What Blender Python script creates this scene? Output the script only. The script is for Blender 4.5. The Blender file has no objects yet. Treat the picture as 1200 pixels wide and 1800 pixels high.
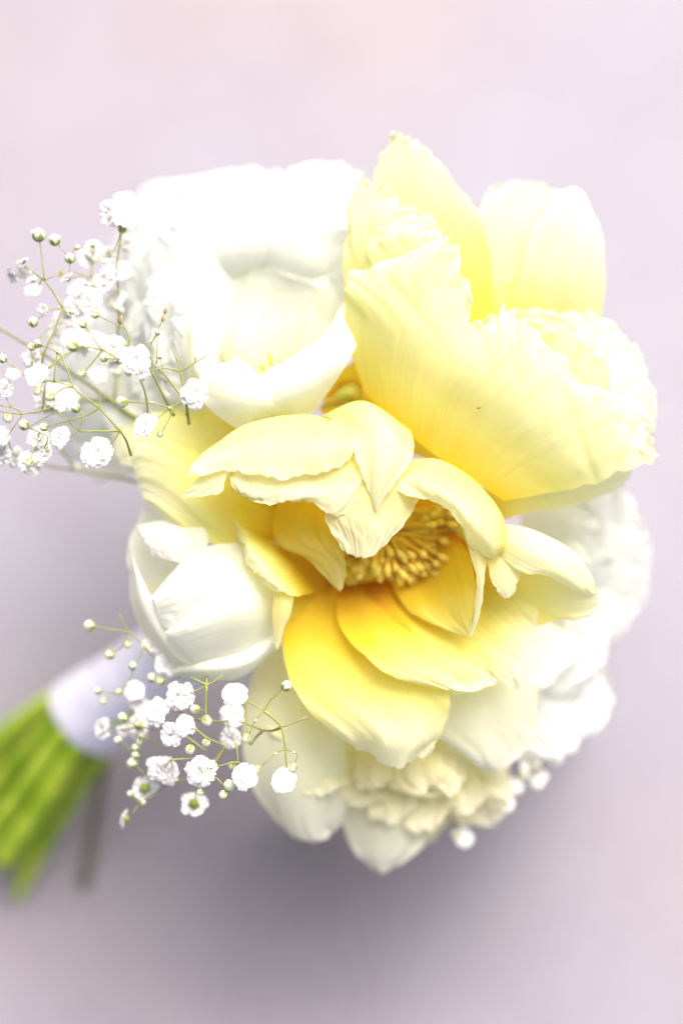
import bpy, math, random
import numpy as np
from mathutils import Vector, Matrix

# ------------------------------------------------------------------ camera, sky, sun, exposure
THETA = math.radians(78)          # how steeply the camera looks down
S = 0.32 / 1200                   # metres per photo pixel in the focus plane
D = 0.90                          # camera to focus plane
HP = 880                          # the same in photo pixels
H = HP * S                       # height of the focus point above the table top
ct, st = math.cos(THETA), math.sin(THETA)
CX, CU, CB = np.array([1, 0, 0.]), np.array([0, st, ct]), np.array([0, -ct, st])
ORG = np.array([0, 0, H])

sc = bpy.context.scene
col = sc.collection
cam_d = bpy.data.cameras.new('camera')
cam = bpy.data.objects.new('camera', cam_d)
col.objects.link(cam)
cam.location = ORG + CB * D
cam.rotation_euler = (math.pi / 2 - THETA, 0, 0)
cam_d.sensor_fit = 'HORIZONTAL'
cam_d.sensor_width = 24
cam_d.lens = 24 * D / 0.32
cam_d.clip_start, cam_d.clip_end = 0.01, 100
cam_d.dof.use_dof = True
cam_d.dof.focus_distance = D + 0.005
cam_d.dof.aperture_fstop = 1.0
sc.camera = cam

SUN_EL, SUN_AZ = 49, 22            # degrees; azimuth from image-top towards the right
world = bpy.data.worlds.new('World')
sc.world = world
world.use_nodes = True
wn = world.node_tree
bg = wn.nodes['Background']
sky = wn.nodes.new('ShaderNodeTexSky')
sky.sky_type = 'NISHITA'
sky.sun_disc = False
sky.sun_elevation = math.radians(SUN_EL)
sky.sun_rotation = math.radians(SUN_AZ)
sky.dust_density = 10
sky.air_density = 0.4
sky.ozone_density = 0.0
wn.links.new(sky.outputs[0], bg.inputs[0])
bg.inputs[1].default_value = 0.15

sun_d = bpy.data.lights.new('sun', 'SUN')
sun_d.energy = 0.70
sun_d.angle = math.radians(75)
sun_d.color = (0.95, 0.97, 1.0)
sun = bpy.data.objects.new('sun', sun_d)
col.objects.link(sun)
el, az = math.radians(SUN_EL), math.radians(SUN_AZ)
sdir = Vector((math.sin(az) * math.cos(el), math.cos(az) * math.cos(el), math.sin(el)))
sun.rotation_euler = sdir.to_track_quat('Z', 'Y').to_euler()
sun.location = sdir * 3

sc.view_settings.view_transform = 'Standard'
sc.view_settings.look = 'None'
sc.view_settings.exposure = 0.93
sc.view_settings.gamma = 1.0
sc.view_settings.use_curve_mapping = False
sc.render.engine = 'CYCLES'
sc.cycles.use_denoising = True
sc.cycles.max_bounces = 14
sc.cycles.diffuse_bounces = 8
sc.cycles.transmission_bounces = 8
sc.cycles.transparent_max_bounces = 8

rng = np.random.default_rng(7)
random.seed(7)

# ------------------------------------------------------------------ helpers
def W(p):
    """photo pixel + depth (in pixels, towards the camera) -> world position"""
    x, y, z = p
    zm = z * S
    k = S * (D - zm) / D
    return ORG + CX * ((x - 600) * k) + CU * ((900 - y) * k) + CB * zm

def Wn(a):
    a = np.asarray(a, float)
    zm = a[..., 2] * S
    k = S * (D - zm) / D
    return (ORG + CX * ((a[..., 0] - 600) * k)[..., None]
            + CU * ((900 - a[..., 1]) * k)[..., None] + CB * zm[..., None])

def ground_z(y):
    """depth in pixels at which the table top is met at photo row y (iterated for perspective)"""
    z = -600.0
    for _ in range(8):
        k = (D - z * S) / D
        z = -(HP + (900 - y) * k * ct) / st
    return z

def thing(name, label, cat, base, group=None):
    o = bpy.data.objects.new(name, None)
    o.empty_display_size = 0.01
    col.objects.link(o)
    o.location = W(base)
    o['label'], o['category'] = label, cat
    if group:
        o['group'] = group
    return o

def origin_of(parent):
    v = np.zeros(3)
    while parent is not None:
        v = v + np.array(parent.location)
        parent = parent.parent
    return v

def mesh_obj(name, verts, faces, mat, parent=None, uv=None, smooth=True):
    v = np.asarray(verts, float) - origin_of(parent)
    me = bpy.data.meshes.new(name)
    me.from_pydata(v.tolist(), [], faces)
    if uv is not None:
        lay = me.uv_layers.new(name='UVMap')
        idx = np.empty(len(me.loops), dtype=np.int32)
        me.loops.foreach_get('vertex_index', idx)
        lay.data.foreach_set('uv', np.asarray(uv, np.float32)[idx].ravel())
    if smooth:
        me.polygons.foreach_set('use_smooth', [True] * len(me.polygons))
    me.materials.append(mat)
    me.update()
    o = bpy.data.objects.new(name, me)
    col.objects.link(o)
    if parent is not None:
        o.parent = parent
    return o

def cr_matrix(n, m):
    """Catmull-Rom evaluation matrix: n controls -> m samples"""
    M = np.zeros((m, n))
    for i, t in enumerate(np.linspace(0, n - 1, m)):
        k = min(int(t), n - 2)
        f = t - k
        w = [-.5 * f + f * f - .5 * f ** 3, 1 - 2.5 * f * f + 1.5 * f ** 3,
             .5 * f + 2 * f * f - 1.5 * f ** 3, -.5 * f * f + .5 * f ** 3]
        for j, wj in zip((k - 1, k, k + 1, k + 2), w):
            if j < 0:
                M[i, 0] += 2 * wj; M[i, 1] -= wj
            elif j > n - 1:
                M[i, n - 1] += 2 * wj; M[i, n - 2] -= wj
            else:
                M[i, j] += wj
    return M

def wave(t, freqs, r):
    s = np.zeros_like(t)
    for f, a in freqs:
        s = s + a * np.sin(2 * math.pi * (f * t + r.random()))
    return s

def smooth01(x, a, b):
    t = np.clip((x - a) / (b - a), 0, 1)
    return t * t * (3 - 2 * t)

def petal(parent, rows, mat, name='petal', vr=(0, 1), flip=False, ruffle=5, teeth=3, side=2, nu=40, nv=40,
          folds=0, seed=None, pale=None, frill=0):
    """rows: base -> tip, each row left -> right, points (px, py, depth). flip: length runs along the columns."""
    C = np.array(rows, float)
    if flip:
        C = C.transpose(1, 0, 2)
    r = np.random.default_rng(seed if seed is not None else int(rng.integers(1 << 30)))
    A, B = cr_matrix(C.shape[0], nv), cr_matrix(C.shape[1], nu)
    P = np.einsum('ij,jkc,lk->ilc', A, C, B)
    u = np.linspace(0, 1, nu)[None, :].repeat(nv, 0)
    v = np.linspace(0, 1, nv)[:, None].repeat(nu, 1)
    du = np.gradient(P, axis=1); dv = np.gradient(P, axis=0)
    N = np.cross(du, dv); N /= (np.linalg.norm(N, axis=2, keepdims=True) + 1e-6)
    tv = dv / (np.linalg.norm(dv, axis=2, keepdims=True) + 1e-6)
    tu = du / (np.linalg.norm(du, axis=2, keepdims=True) + 1e-6)
    e = np.abs(2 * u - 1)
    # uneven rim: coarse lobes and fine teeth
    wt = wave(u, [(2.3, .8), (5.1, .55), (11, .4), (17, .28), (29, .22)], r) * teeth * smooth01(v, .72, 1)
    rw = np.linalg.norm(du, axis=2).sum(1, keepdims=True)        # row length: short rows get small teeth
    wt = wt * np.clip(rw / 170, .15, 1)
    ws = wave(v, [(2.1, .8), (5.3, .5), (9.7, .3)], r) * side * smooth01(e, .6, 1) * smooth01(v, .15, .5) * np.sign(2 * u - 1)
    P = P + tv * wt[..., None] + tu * ws[..., None]
    # waves out of the surface, growing towards the rim
    g = smooth01(v, .25, 1) * .7 + smooth01(e, .4, 1) * .5 * smooth01(v, .1, .6)
    ph = wave(u + .15 * wave(v, [(1.1, 1)], r), [(1.3, .8), (2.9, .6), (6.1, .28), (12.3, .12)], r) + .5 * wave(v, [(1.7, .6), (4.1, .25)], r)
    P = P + N * (ph * g * ruffle * np.clip(rw / 110, .35, 1))[..., None]
    if frill:
        fr = wave(u + .04 * wave(v, [(1.3, 1)], r), [(4.3, .6), (8.7, .6), (15, .4), (24, .22)], r) * smooth01(v, .62, 1)
        P = P + N * (fr * frill * np.clip(rw / 150, .2, 1))[..., None]
    shortr = np.clip(rw / 150, .2, 1)
    if folds:
        fo = wave(u, [(9, .5), (15, .4), (23, .3)], r) * smooth01(v, .2, .9)
        P = P + N * (fo * folds * shortr)[..., None]
    Vv = Wn(P).reshape(-1, 3)
    i = np.arange(nv - 1)[:, None] * nu + np.arange(nu - 1)[None, :]
    F = np.stack([i, i + 1, i + nu + 1, i + nu], -1).reshape(-1, 4).tolist()
    uv = np.stack([u + r.integers(0, 50), vr[0] + v * (vr[1] - vr[0]) + (pale[2] * smooth01(u, pale[0], pale[1]) if pale else 0)], -1).reshape(-1, 2)
    return mesh_obj(name, Vv, F, mat, parent, uv)

def auto_rows(base, tip, width, bulge=30, cup=-15, prof=(.28, .72, 1.0, .86, .36), side=0.0, curl=0):
    """rows for a spoon-shaped petal from base to tip (photo px + depth)"""
    b, t = np.array(base, float), np.array(tip, float)
    d = t - b
    p = np.array([-d[1], d[0], 0]); p /= (np.linalg.norm(p) + 1e-6)
    n = np.cross(d / (np.linalg.norm(d) + 1e-6), p)
    if n[2] < 0:
        n = -n
    out = []
    for k, (s, w) in enumerate(zip((0, .3, .6, .86, 1), prof)):
        c = b + d * s + n * (bulge * math.sin(math.pi * min(s, .95)) ) + n * (curl * max(0, s - .55) ** 2 * 4) + p * side * s * s
        row = []
        for uu in (-1, -.5, 0, .5, 1):
            row.append(c + p * (uu * w * width / 2) + n * (cup * uu * uu * w) - d * (.07 * uu * uu * s))
        out.append(row)
    return out

def tube_geo(pts, rad, sides=6, samples=5):
    """pts in world coords; rad scalar or list"""
    P = np.array(pts, float)
    n = len(P)
    R = np.array(rad if np.ndim(rad) else [rad] * n, float)
    if n > 2:
        M = cr_matrix(n, (n - 1) * samples + 1)
        P, R = M @ P, M @ R
    T = np.gradient(P, axis=0)
    T /= (np.linalg.norm(T, axis=1, keepdims=True) + 1e-12)
    a = np.array([0.31, 0.2, 0.93])
    V, F = [], []
    for i in range(len(P)):
        x = np.cross(T[i], a); x /= np.linalg.norm(x)
        y = np.cross(T[i], x)
        for k in range(sides):
            an = 2 * math.pi * k / sides
            V.append(P[i] + (x * math.cos(an) + y * math.sin(an)) * R[i])
    for i in range(len(P) - 1):
        for k in range(sides):
            F.append([i * sides + k, i * sides + (k + 1) % sides, (i + 1) * sides + (k + 1) % sides, (i + 1) * sides + k])
    F.append(list(range(sides))[::-1]); F.append([(len(P) - 1) * sides + k for k in range(sides)])
    return V, F

def tube(name, pts, rad, mat, parent=None, sides=6):
    V, F = tube_geo([W(p) for p in pts], (np.array(rad) * S if np.ndim(rad) else rad * S), sides)
    return mesh_obj(name, V, F, mat, parent)

# ------------------------------------------------------------------ materials
def new_mat(name):
    m = bpy.data.materials.new(name)
    m.use_nodes = True
    return m, m.node_tree.nodes, m.node_tree.links, m.node_tree.nodes['Principled BSDF'], m.node_tree.nodes['Material Output']

def petal_mat(name, stops, translucency=.5, tint=(1, 1, 1), vein=.04, bump=.26, rough=.7):
    m, n, l, p, out = new_mat(name)
    tc = n.new('ShaderNodeUVMap'); tc.uv_map = 'UVMap'
    sep = n.new('ShaderNodeSeparateXYZ'); l.new(tc.outputs[0], sep.inputs[0])
    # fine ribs running along the petal
    mp = n.new('ShaderNodeMapping'); mp.inputs['Scale'].default_value = (52, 1.8, 1); l.new(tc.outputs[0], mp.inputs[0])
    nz = n.new('ShaderNodeTexNoise'); nz.inputs['Scale'].default_value = 1; nz.inputs['Detail'].default_value = 3; l.new(mp.outputs[0], nz.inputs[0])
    mp2 = n.new('ShaderNodeMapping'); mp2.inputs['Scale'].default_value = (3.5, 2.5, 1); l.new(tc.outputs[0], mp2.inputs[0])
    nz2 = n.new('ShaderNodeTexNoise'); nz2.inputs['Scale'].default_value = 1; nz2.inputs['Detail'].default_value = 4; l.new(mp2.outputs[0], nz2.inputs[0])
    # v + wobble -> ramp (base of petal to rim)
    a = n.new('ShaderNodeMath'); a.operation = 'MULTIPLY_ADD'; l.new(nz.outputs[0], a.inputs[0]); a.inputs[1].default_value = .07
    l.new(sep.outputs[1], a.inputs[2])
    b = n.new('ShaderNodeMath'); b.operation = 'MULTIPLY_ADD'; l.new(nz2.outputs[0], b.inputs[0]); b.inputs[1].default_value = .3
    l.new(a.outputs[0], b.inputs[2])
    c = n.new('ShaderNodeMath'); c.operation = 'SUBTRACT'; l.new(b.outputs[0], c.inputs[0]); c.inputs[1].default_value = .185
    rp = n.new('ShaderNodeValToRGB'); l.new(c.outputs[0], rp.inputs[0])
    els = rp.color_ramp.elements
    els[0].position, els[0].color = stops[0][0], (*stops[0][1], 1)
    els[1].position, els[1].color = stops[-1][0], (*stops[-1][1], 1)
    for pos, cc in stops[1:-1]:
        e = els.new(pos); e.color = (*cc, 1)
    # veins slightly deeper
    vm = n.new('ShaderNodeMapRange'); l.new(nz.outputs[0], vm.inputs[0])
    vm.inputs[1].default_value, vm.inputs[2].default_value = .3, .65
    vm.inputs[3].default_value, vm.inputs[4].default_value = 1 - vein, 1
    mx = n.new('ShaderNodeMix'); mx.data_type = 'RGBA'; mx.blend_type = 'MULTIPLY'; mx.inputs[0].default_value = 1
    l.new(rp.outputs[0], mx.inputs[6]); l.new(vm.outputs[0], mx.inputs[7])
    l.new(mx.outputs[2], p.inputs['Base Color'])
    p.inputs['Roughness'].default_value = rough
    p.inputs['Specular IOR Level'].default_value = .1
    bp = n.new('ShaderNodeBump'); bp.inputs['Strength'].default_value = bump; bp.inputs['Distance'].default_value = .0012
    mp3 = n.new('ShaderNodeMapping'); mp3.inputs['Scale'].default_value = (11, 6, 1); l.new(tc.outputs[0], mp3.inputs[0])
    nz3 = n.new('ShaderNodeTexNoise'); nz3.inputs['Scale'].default_value = 1; nz3.inputs['Detail'].default_value = 5; nz3.inputs['Distortion'].default_value = .6; l.new(mp3.outputs[0], nz3.inputs[0])
    hs = n.new('ShaderNodeMath'); hs.operation = 'MULTIPLY_ADD'; l.new(nz3.outputs[0], hs.inputs[0]); hs.inputs[1].default_value = .6; l.new(nz.outputs[0], hs.inputs[2])
    l.new(hs.outputs[0], bp.inputs['Height']); l.new(bp.outputs[0], p.inputs['Normal'])
    tr = n.new('ShaderNodeBsdfTranslucent')
    tm = n.new('ShaderNodeMix'); tm.data_type = 'RGBA'; tm.blend_type = 'MULTIPLY'; tm.inputs[0].default_value = 1
    l.new(mx.outputs[2], tm.inputs[6]); tm.inputs[7].default_value = (*tint, 1)
    l.new(tm.outputs[2], tr.inputs[0]); l.new(bp.outputs[0], tr.inputs['Normal'])
    ms = n.new('ShaderNodeMixShader'); ms.inputs[0].default_value = translucency
    l.new(p.outputs[0], ms.inputs[1]); l.new(tr.outputs[0], ms.inputs[2]); l.new(ms.outputs[0], out.inputs[0])
    return m

M_YEL = petal_mat('yellow_peony_petal', [(0, (.70, .30, .02)), (.08, (.85, .58, .04)), (.26, (.86, .68, .05)), (.50, (.86, .83, .26)), (.86, (.88, .91, .66))])
M_LEM = petal_mat('lemon_peony_petal', [(0, (.87, .68, .05)), (.2, (.86, .82, .22)), (.5, (.87, .89, .46)), (1, (.89, .92, .74))], translucency=.52)
M_PALE = petal_mat('pale_cream_petal', [(0, (.88, .76, .22)), (.3, (.89, .88, .50)), (.7, (.90, .91, .70)), (1, (.91, .92, .80))])
M_WHT = petal_mat('white_peony_petal', [(0, (.86, .86, .62)), (.25, (.87, .90, .80)), (1, (.89, .92, .92))])
M_CRM = petal_mat('cream_white_petal', [(0, (.86, .72, .20)), (.4, (.88, .85, .48)), (1, (.90, .90, .72))])
M_TUL = petal_mat('white_tulip_petal', [(0, (.88, .74, .14)), (.16, (.88, .85, .48)), (.4, (.85, .88, .74)), (1, (.87, .91, .86))], vein=.03, bump=.28, rough=.6, translucency=.42)
M_GYP = petal_mat('gypsophila_petal', [(0, (.78, .88, .55)), (.25, (.90, .91, .87)), (1, (.93, .93, .93))], translucency=.2, bump=.0)

def plain_mat(name, c1, c2, scale=200, rough=.5, spec=.3, transl=0, stretch=(1, 1, 1)):
    m, n, l, p, out = new_mat(name)
    tc = n.new('ShaderNodeTexCoord')
    mp = n.new('ShaderNodeMapping'); mp.inputs['Scale'].default_value = stretch; l.new(tc.outputs['Object'], mp.inputs[0])
    nz = n.new('ShaderNodeTexNoise'); nz.inputs['Scale'].default_value = scale; nz.inputs['Detail'].default_value = 4; l.new(mp.outputs[0], nz.inputs[0])
    rp = n.new('ShaderNodeValToRGB'); l.new(nz.outputs[0], rp.inputs[0])
    rp.color_ramp.elements[0].position, rp.color_ramp.elements[1].position = .35, .65
    rp.color_ramp.elements[0].color, rp.color_ramp.elements[1].color = (*c1, 1), (*c2, 1)
    l.new(rp.outputs[0], p.inputs['Base Color'])
    p.inputs['Roughness'].default_value = rough
    p.inputs['Specular IOR Level'].default_value = spec
    if transl:
        tr = n.new('ShaderNodeBsdfTranslucent'); l.new(rp.outputs[0], tr.inputs[0])
        ms = n.new('ShaderNodeMixShader'); ms.inputs[0].default_value = transl
        l.new(p.outputs[0], ms.inputs[1]); l.new(tr.outputs[0], ms.inputs[2]); l.new(ms.outputs[0], out.inputs[0])
    return m

M_STAM = plain_mat('stamen_filament', (.92, .68, .05), (.94, .78, .12), 300, transl=.5)
M_ANTH = plain_mat('anther', (.92, .76, .12), (.94, .84, .22), 600, transl=.4)
M_CARP = plain_mat('carpel', (.35, .42, .06), (.62, .45, .06), 150, transl=.1)
M_TSTAM = plain_mat('tulip_anther', (.85, .60, .08), (.88, .68, .15), 400)
M_TWIG = plain_mat('gypsophila_stem', (.26, .31, .07), (.40, .40, .13), 120, transl=.1)
M_BUD = plain_mat('gypsophila_bud', (.72, .80, .52), (.88, .90, .80), 260, transl=.25)
M_CAL = plain_mat('calyx_green', (.16, .26, .03), (.40, .48, .12), 300, transl=.15)
M_DRY = plain_mat('withered_bud', (.30, .20, .10), (.50, .40, .22), 400)
M_STEM = plain_mat('flower_stem_green', (.30, .50, .02), (.56, .72, .06), 60, rough=.35, transl=.12, stretch=(1, 1, 1))
M_STEM2 = plain_mat('flower_stem_dark', (.22, .31, .02), (.40, .46, .04), 60, rough=.4)
M_STICK = plain_mat('grey_stem', (.13, .12, .085), (.20, .18, .13), 90, rough=.6)
M_LEAF = plain_mat('leaf_green', (.07, .14, .02), (.15, .22, .04), 60, transl=.2)

# satin ribbon
M_RIB, n, l, p, out = new_mat('satin_ribbon')
p.inputs['Base Color'].default_value = (.78, .79, .91, 1)
p.inputs['Roughness'].default_value = .38
p.inputs['Sheen Weight'].default_value = .3
tc = n.new('ShaderNodeTexCoord'); nz = n.new('ShaderNodeTexNoise'); nz.inputs['Scale'].default_value = 60
l.new(tc.outputs['Object'], nz.inputs[0])
bp = n.new('ShaderNodeBump'); bp.inputs['Strength'].default_value = .3; bp.inputs['Distance'].default_value = .004
l.new(nz.outputs[0], bp.inputs['Height']); l.new(bp.outputs[0], p.inputs['Normal'])

# mauve table top: dusty pink-lilac plaster mottled with brownish patches, the shadow's warm tint painted in
M_TOP, n, l, p, out = new_mat('mauve_stone')
tc = n.new('ShaderNodeTexCoord')
GOFF = (.80, 7.39, 0)  # slides a brownish patch to where the bouquet's shadow falls
def noise(scale, detail=4, rough=.5, off=(0, 0, 0)):
    mp = n.new('ShaderNodeMapping'); mp.inputs['Location'].default_value = off
    l.new(tc.outputs['Object'], mp.inputs[0])
    z = n.new('ShaderNodeTexNoise'); z.inputs['Scale'].default_value = scale
    z.inputs['Detail'].default_value = detail; z.inputs['Roughness'].default_value = rough
    l.new(mp.outputs[0], z.inputs[0]); return z
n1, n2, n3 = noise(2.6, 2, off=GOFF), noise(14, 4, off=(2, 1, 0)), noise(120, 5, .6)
def ramp(src, stops):
    r = n.new('ShaderNodeValToRGB'); l.new(src.outputs[0], r.inputs[0])
    e = r.color_ramp.elements
    e[0].position, e[0].color = stops[0][0], (*stops[0][1], 1)
    e[1].position, e[1].color = stops[1][0], (*stops[1][1], 1)
    return r
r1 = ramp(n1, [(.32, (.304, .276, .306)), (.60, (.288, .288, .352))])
r2 = ramp(n2, [(.35, (.95, .93, .94)), (.65, (1, 1, 1))])
r3 = ramp(n3, [(.3, (.93, .92, .92)), (.7, (1, 1, 1))])
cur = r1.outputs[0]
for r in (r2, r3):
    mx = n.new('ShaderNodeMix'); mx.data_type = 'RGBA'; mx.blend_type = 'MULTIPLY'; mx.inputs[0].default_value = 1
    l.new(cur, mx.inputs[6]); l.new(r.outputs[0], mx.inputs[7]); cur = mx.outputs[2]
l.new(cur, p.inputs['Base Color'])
p.inputs['Roughness'].default_value = .6
bp = n.new('ShaderNodeBump'); bp.inputs['Strength'].default_value = .15; bp.inputs['Distance'].default_value = .001
l.new(n3.outputs[0], bp.inputs['Height']); l.new(bp.outputs[0], p.inputs['Normal'])

# ------------------------------------------------------------------ the surface
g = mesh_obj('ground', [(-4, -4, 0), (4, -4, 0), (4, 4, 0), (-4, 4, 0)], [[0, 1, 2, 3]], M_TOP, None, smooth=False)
g['kind'] = 'structure'
g['label'] = 'mauve pink stone surface under the bouquet'

GATHER = (395, 1095, -370)        # where every stem enters the ribbon
def flower_stem_part(parent, base):
    b = np.array(base, float); e = np.array(GATHER, float)
    mid = b * .45 + e * .55 + np.array([0, 0, -60])
    tube('stem', [b, b * .8 + e * .2 + np.array([0, 0, -60]), mid, e], [9, 10, 10, 9], M_STEM, parent, 8)

# ------------------------------------------------------------------ main yellow peony (open cup, centre)
MB = (640, 985, -178)
m = thing('peony', 'large open yellow peony with orange stamens showing in its cup', 'peony', MB, 'yellow peonies')
flower_stem_part(m, (640, 985, -185))
Y = M_YEL
petal(m, [[(540, 1015, -168), (600, 1025, -176), (665, 1020, -168)],
          [(499, 1110, -110), (600, 1115, -122), (725, 1110, -105)],
          [(507, 1190, -85), (630, 1190, -88), (788, 1195, -88)],
          [(545, 1250, -72), (655, 1255, -58), (786, 1255, -82)],
          [(598, 1298, -74), (688, 1306, -50), (774, 1302, -88)],
          [(640, 1326, -95), (698, 1348, -72), (756, 1324, -98)]], Y, ruffle=5, teeth=4, side=2, seed=11)
petal(m, [[(690, 1005, -172), (715, 980, -176), (745, 950, -172)],
          [(760, 1090, -128), (805, 1040, -142), (840, 990, -132)],
          [(830, 1150, -100), (865, 1090, -112), (910, 1030, -118)],
          [(880, 1196, -82), (912, 1140, -90), (946, 1075, -106)],
          [(908, 1214, -78), (930, 1165, -84), (944, 1095, -106)]], Y, ruffle=4, teeth=6, side=2, folds=1.2, seed=12)
petal(m, [[(595, 1030, -172), (650, 1022, -178), (705, 1010, -176)],
          [(595, 1095, -110), (685, 1080, -128), (780, 1075, -132)],
          [(640, 1155, -66), (725, 1130, -92), (825, 1125, -112)],
          [(690, 1189, -52), (765, 1180, -66), (855, 1168, -95)],
          [(755, 1206, -60), (800, 1208, -70), (872, 1192, -96)],
          [(800, 1213, -72), (832, 1215, -78), (868, 1202, -95)]], Y, ruffle=5, teeth=3, side=3, seed=13)
petal(m, [[(740, 1000, -168), (765, 965, -172), (775, 920, -150), (785, 918, -128), (795, 940, -122)],
          [(830, 1062, -132), (850, 1010, -138), (855, 925, -80), (862, 935, -55), (866, 970, -55)],
          [(920, 1097, -116), (930, 1050, -112), (930, 932, -55), (925, 962, -28), (914, 1003, -36)],
          [(990, 1093, -95), (1000, 1062, -86), (1002, 966, -55), (985, 1000, -26), (963, 1014, -38)],
          [(1035, 1082, -80), (1045, 1060, -76), (1040, 1013, -62), (1022, 1030, -48), (1006, 1036, -53)],
          [(1052, 1064, -80), (1054, 1056, -78), (1050, 1044, -72), (1043, 1043, -65), (1034, 1045, -65)]], Y,
      ruffle=3, teeth=1, side=3, seed=14, pale=(.4, .6, .45))
# inner yellow petal with the thin rolled rim
petal(m, [[(700, 985, -172), (745, 955, -172), (795, 925, -130)],
          [(690, 1030, -140), (752, 1010, -132), (827, 985, -46)],
          [(722, 1075, -112), (772, 1060, -100), (837, 1040, -38)],
          [(772, 1102, -90), (802, 1096, -74), (831, 1085, -46)],
          [(802, 1116, -80), (816, 1116, -64), (828, 1119, -50)]], Y, ruffle=2.5, teeth=1.5, seed=15, vr=(0, .62))
petal(m, [[(812, 928, -20), (836, 944, -28), (858, 974, -44)],
          [(829, 985, -28), (842, 986, -26), (855, 986, -38)],
          [(838, 1030, -28), (846, 1030, -24), (850, 1030, -30)],
          [(832, 1080, -38), (838, 1080, -34), (845, 1075, -38)],
          [(826, 1118, -46), (829, 1118, -45), (832, 1113, -46)]], Y, vr=(.6, .95), ruffle=1.5, teeth=1, side=2, nu=16, seed=16)
petal(m, [[(853, 968, -52), (882, 955, -56), (914, 970, -62)],
          [(861, 1010, -44), (888, 1000, -42), (913, 1005, -52)],
          [(871, 1036, -44), (890, 1032, -42), (908, 1030, -50)],
          [(884, 1052, -48), (893, 1051, -47), (903, 1044, -50)]], Y, vr=(.6, 1), ruffle=2, teeth=2, nu=24, nv=24, seed=17)
# arching petal over the stamens
petal(m, [[(700, 930, -176), (705, 880, -140), (722, 812, -72), (704, 836, -42), (689, 862, -28)],
          [(720, 925, -176), (745, 860, -130), (764, 806, -54), (745, 845, -8), (738, 878, -8)],
          [(750, 925, -176), (790, 870, -120), (816, 830, -44), (786, 868, 6), (776, 886, -4)],
          [(770, 935, -176), (820, 900, -120), (856, 866, -40), (825, 905, 10), (807, 921, 2)],
          [(780, 945, -176), (840, 930, -120), (881, 903, -40), (850, 935, 6), (820, 950, -14)],
          [(790, 955, -176), (850, 950, -120), (889, 935, -42), (865, 957, -6), (835, 966, -24)],
          [(800, 960, -170), (850, 960, -120), (886, 965, -44), (873, 977, -24), (855, 979, -34)]], Y, flip=True,
      ruffle=3, teeth=2, side=1, nu=48, nv=48, seed=18)
# folded top petals
petal(m, [[(520, 940, -176), (550, 940, -176), (580, 940, -176), (610, 940, -176), (640, 940, -176)],
          [(440, 850, -135), (480, 825, -135), (540, 812, -135), (600, 812, -135), (645, 815, -135)],
          [(372, 788, -42), (442, 745, -36), (530, 729, -34), (602, 744, -40), (648, 765, -52)],
          [(345, 812, 0), (440, 778, 6), (520, 776, 14), (592, 780, 8), (640, 774, -24)],
          [(326, 838, 6), (430, 830, 12), (512, 841, 18), (582, 824, 8), (634, 790, -18)]], Y,
      ruffle=3.5, teeth=4, side=3, nu=60, nv=50, seed=19)
petal(m, [[(425, 800, -14), (385, 818, -14), (345, 842, -16)],
          [(412, 820, 0), (376, 845, 0), (332, 860, -6)],
          [(399, 834, 4), (384, 868, 3), (317, 874, -8)]], Y, vr=(.6, 1), ruffle=2, teeth=2, nu=24, nv=20, seed=20)
petal(m, [[(440, 800, -24), (470, 800, -20), (510, 800, -16), (560, 800, -16), (600, 800, -22), (645, 800, -34)],
          [(412, 825, -6), (450, 838, -4), (495, 842, 0), (550, 845, 0), (602, 838, -4), (640, 825, -14)],
          [(406, 850, 2), (445, 868, 8), (490, 872, 12), (545, 870, 12), (600, 872, 10), (635, 850, -2)],
          [(416, 868, 0), (450, 882, 5), (495, 886, 9), (542, 880, 8), (598, 909, 9), (624, 874, 0)]], Y, vr=(.55, 1),
      ruffle=3, teeth=3, folds=1.6, nu=60, nv=30, seed=21)
petal(m, [[(625, 930, -178), (650, 930, -178), (685, 930, -178)],
          [(600, 790, -135), (655, 765, -135), (712, 810, -135)],
          [(565, 729, -72), (640, 705, -58), (722, 757, -76)],
          [(615, 765, -22), (672, 750, -4), (727, 790, -46)],
          [(629, 810, -4), (672, 800, 14), (714, 822, -20)],
          [(643, 855, 2), (668, 850, 14), (692, 856, -4)],
          [(657, 890, 2), (662, 897, 4), (671, 884, 1)]], Y, vr=(0, 1.5), ruffle=3, teeth=2, side=2, nu=44, nv=56, seed=22)
petal(m, [[(640, 795, -70), (690, 785, -62), (728, 815, -78)],
          [(600, 855, -24), (662, 840, -14), (737, 868, -48)],
          [(571, 900, -8), (642, 900, 2), (730, 890, -40)],
          [(585, 938, -4), (646, 942, 3), (704, 930, -26)],
          [(603, 968, -8), (640, 981, -2), (674, 962, -16)]], Y, vr=(.45, .95), ruffle=2.5, teeth=4, folds=2.2, nu=64, nv=36, seed=23)
petal(m, [[(500, 850, -115), (550, 840, -100), (605, 870, -90)],
          [(481, 920, -98), (540, 908, -66), (588, 930, -58)],
          [(494, 960, -94), (552, 950, -60), (604, 970, -52)],
          [(545, 988, -84), (577, 985, -58), (608, 1000, -52)],
          [(590, 1035, -70), (598, 1039, -64), (604, 1030, -60)]], Y, vr=(.1, .62), ruffle=3, teeth=1.5, seed=24)
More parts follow.
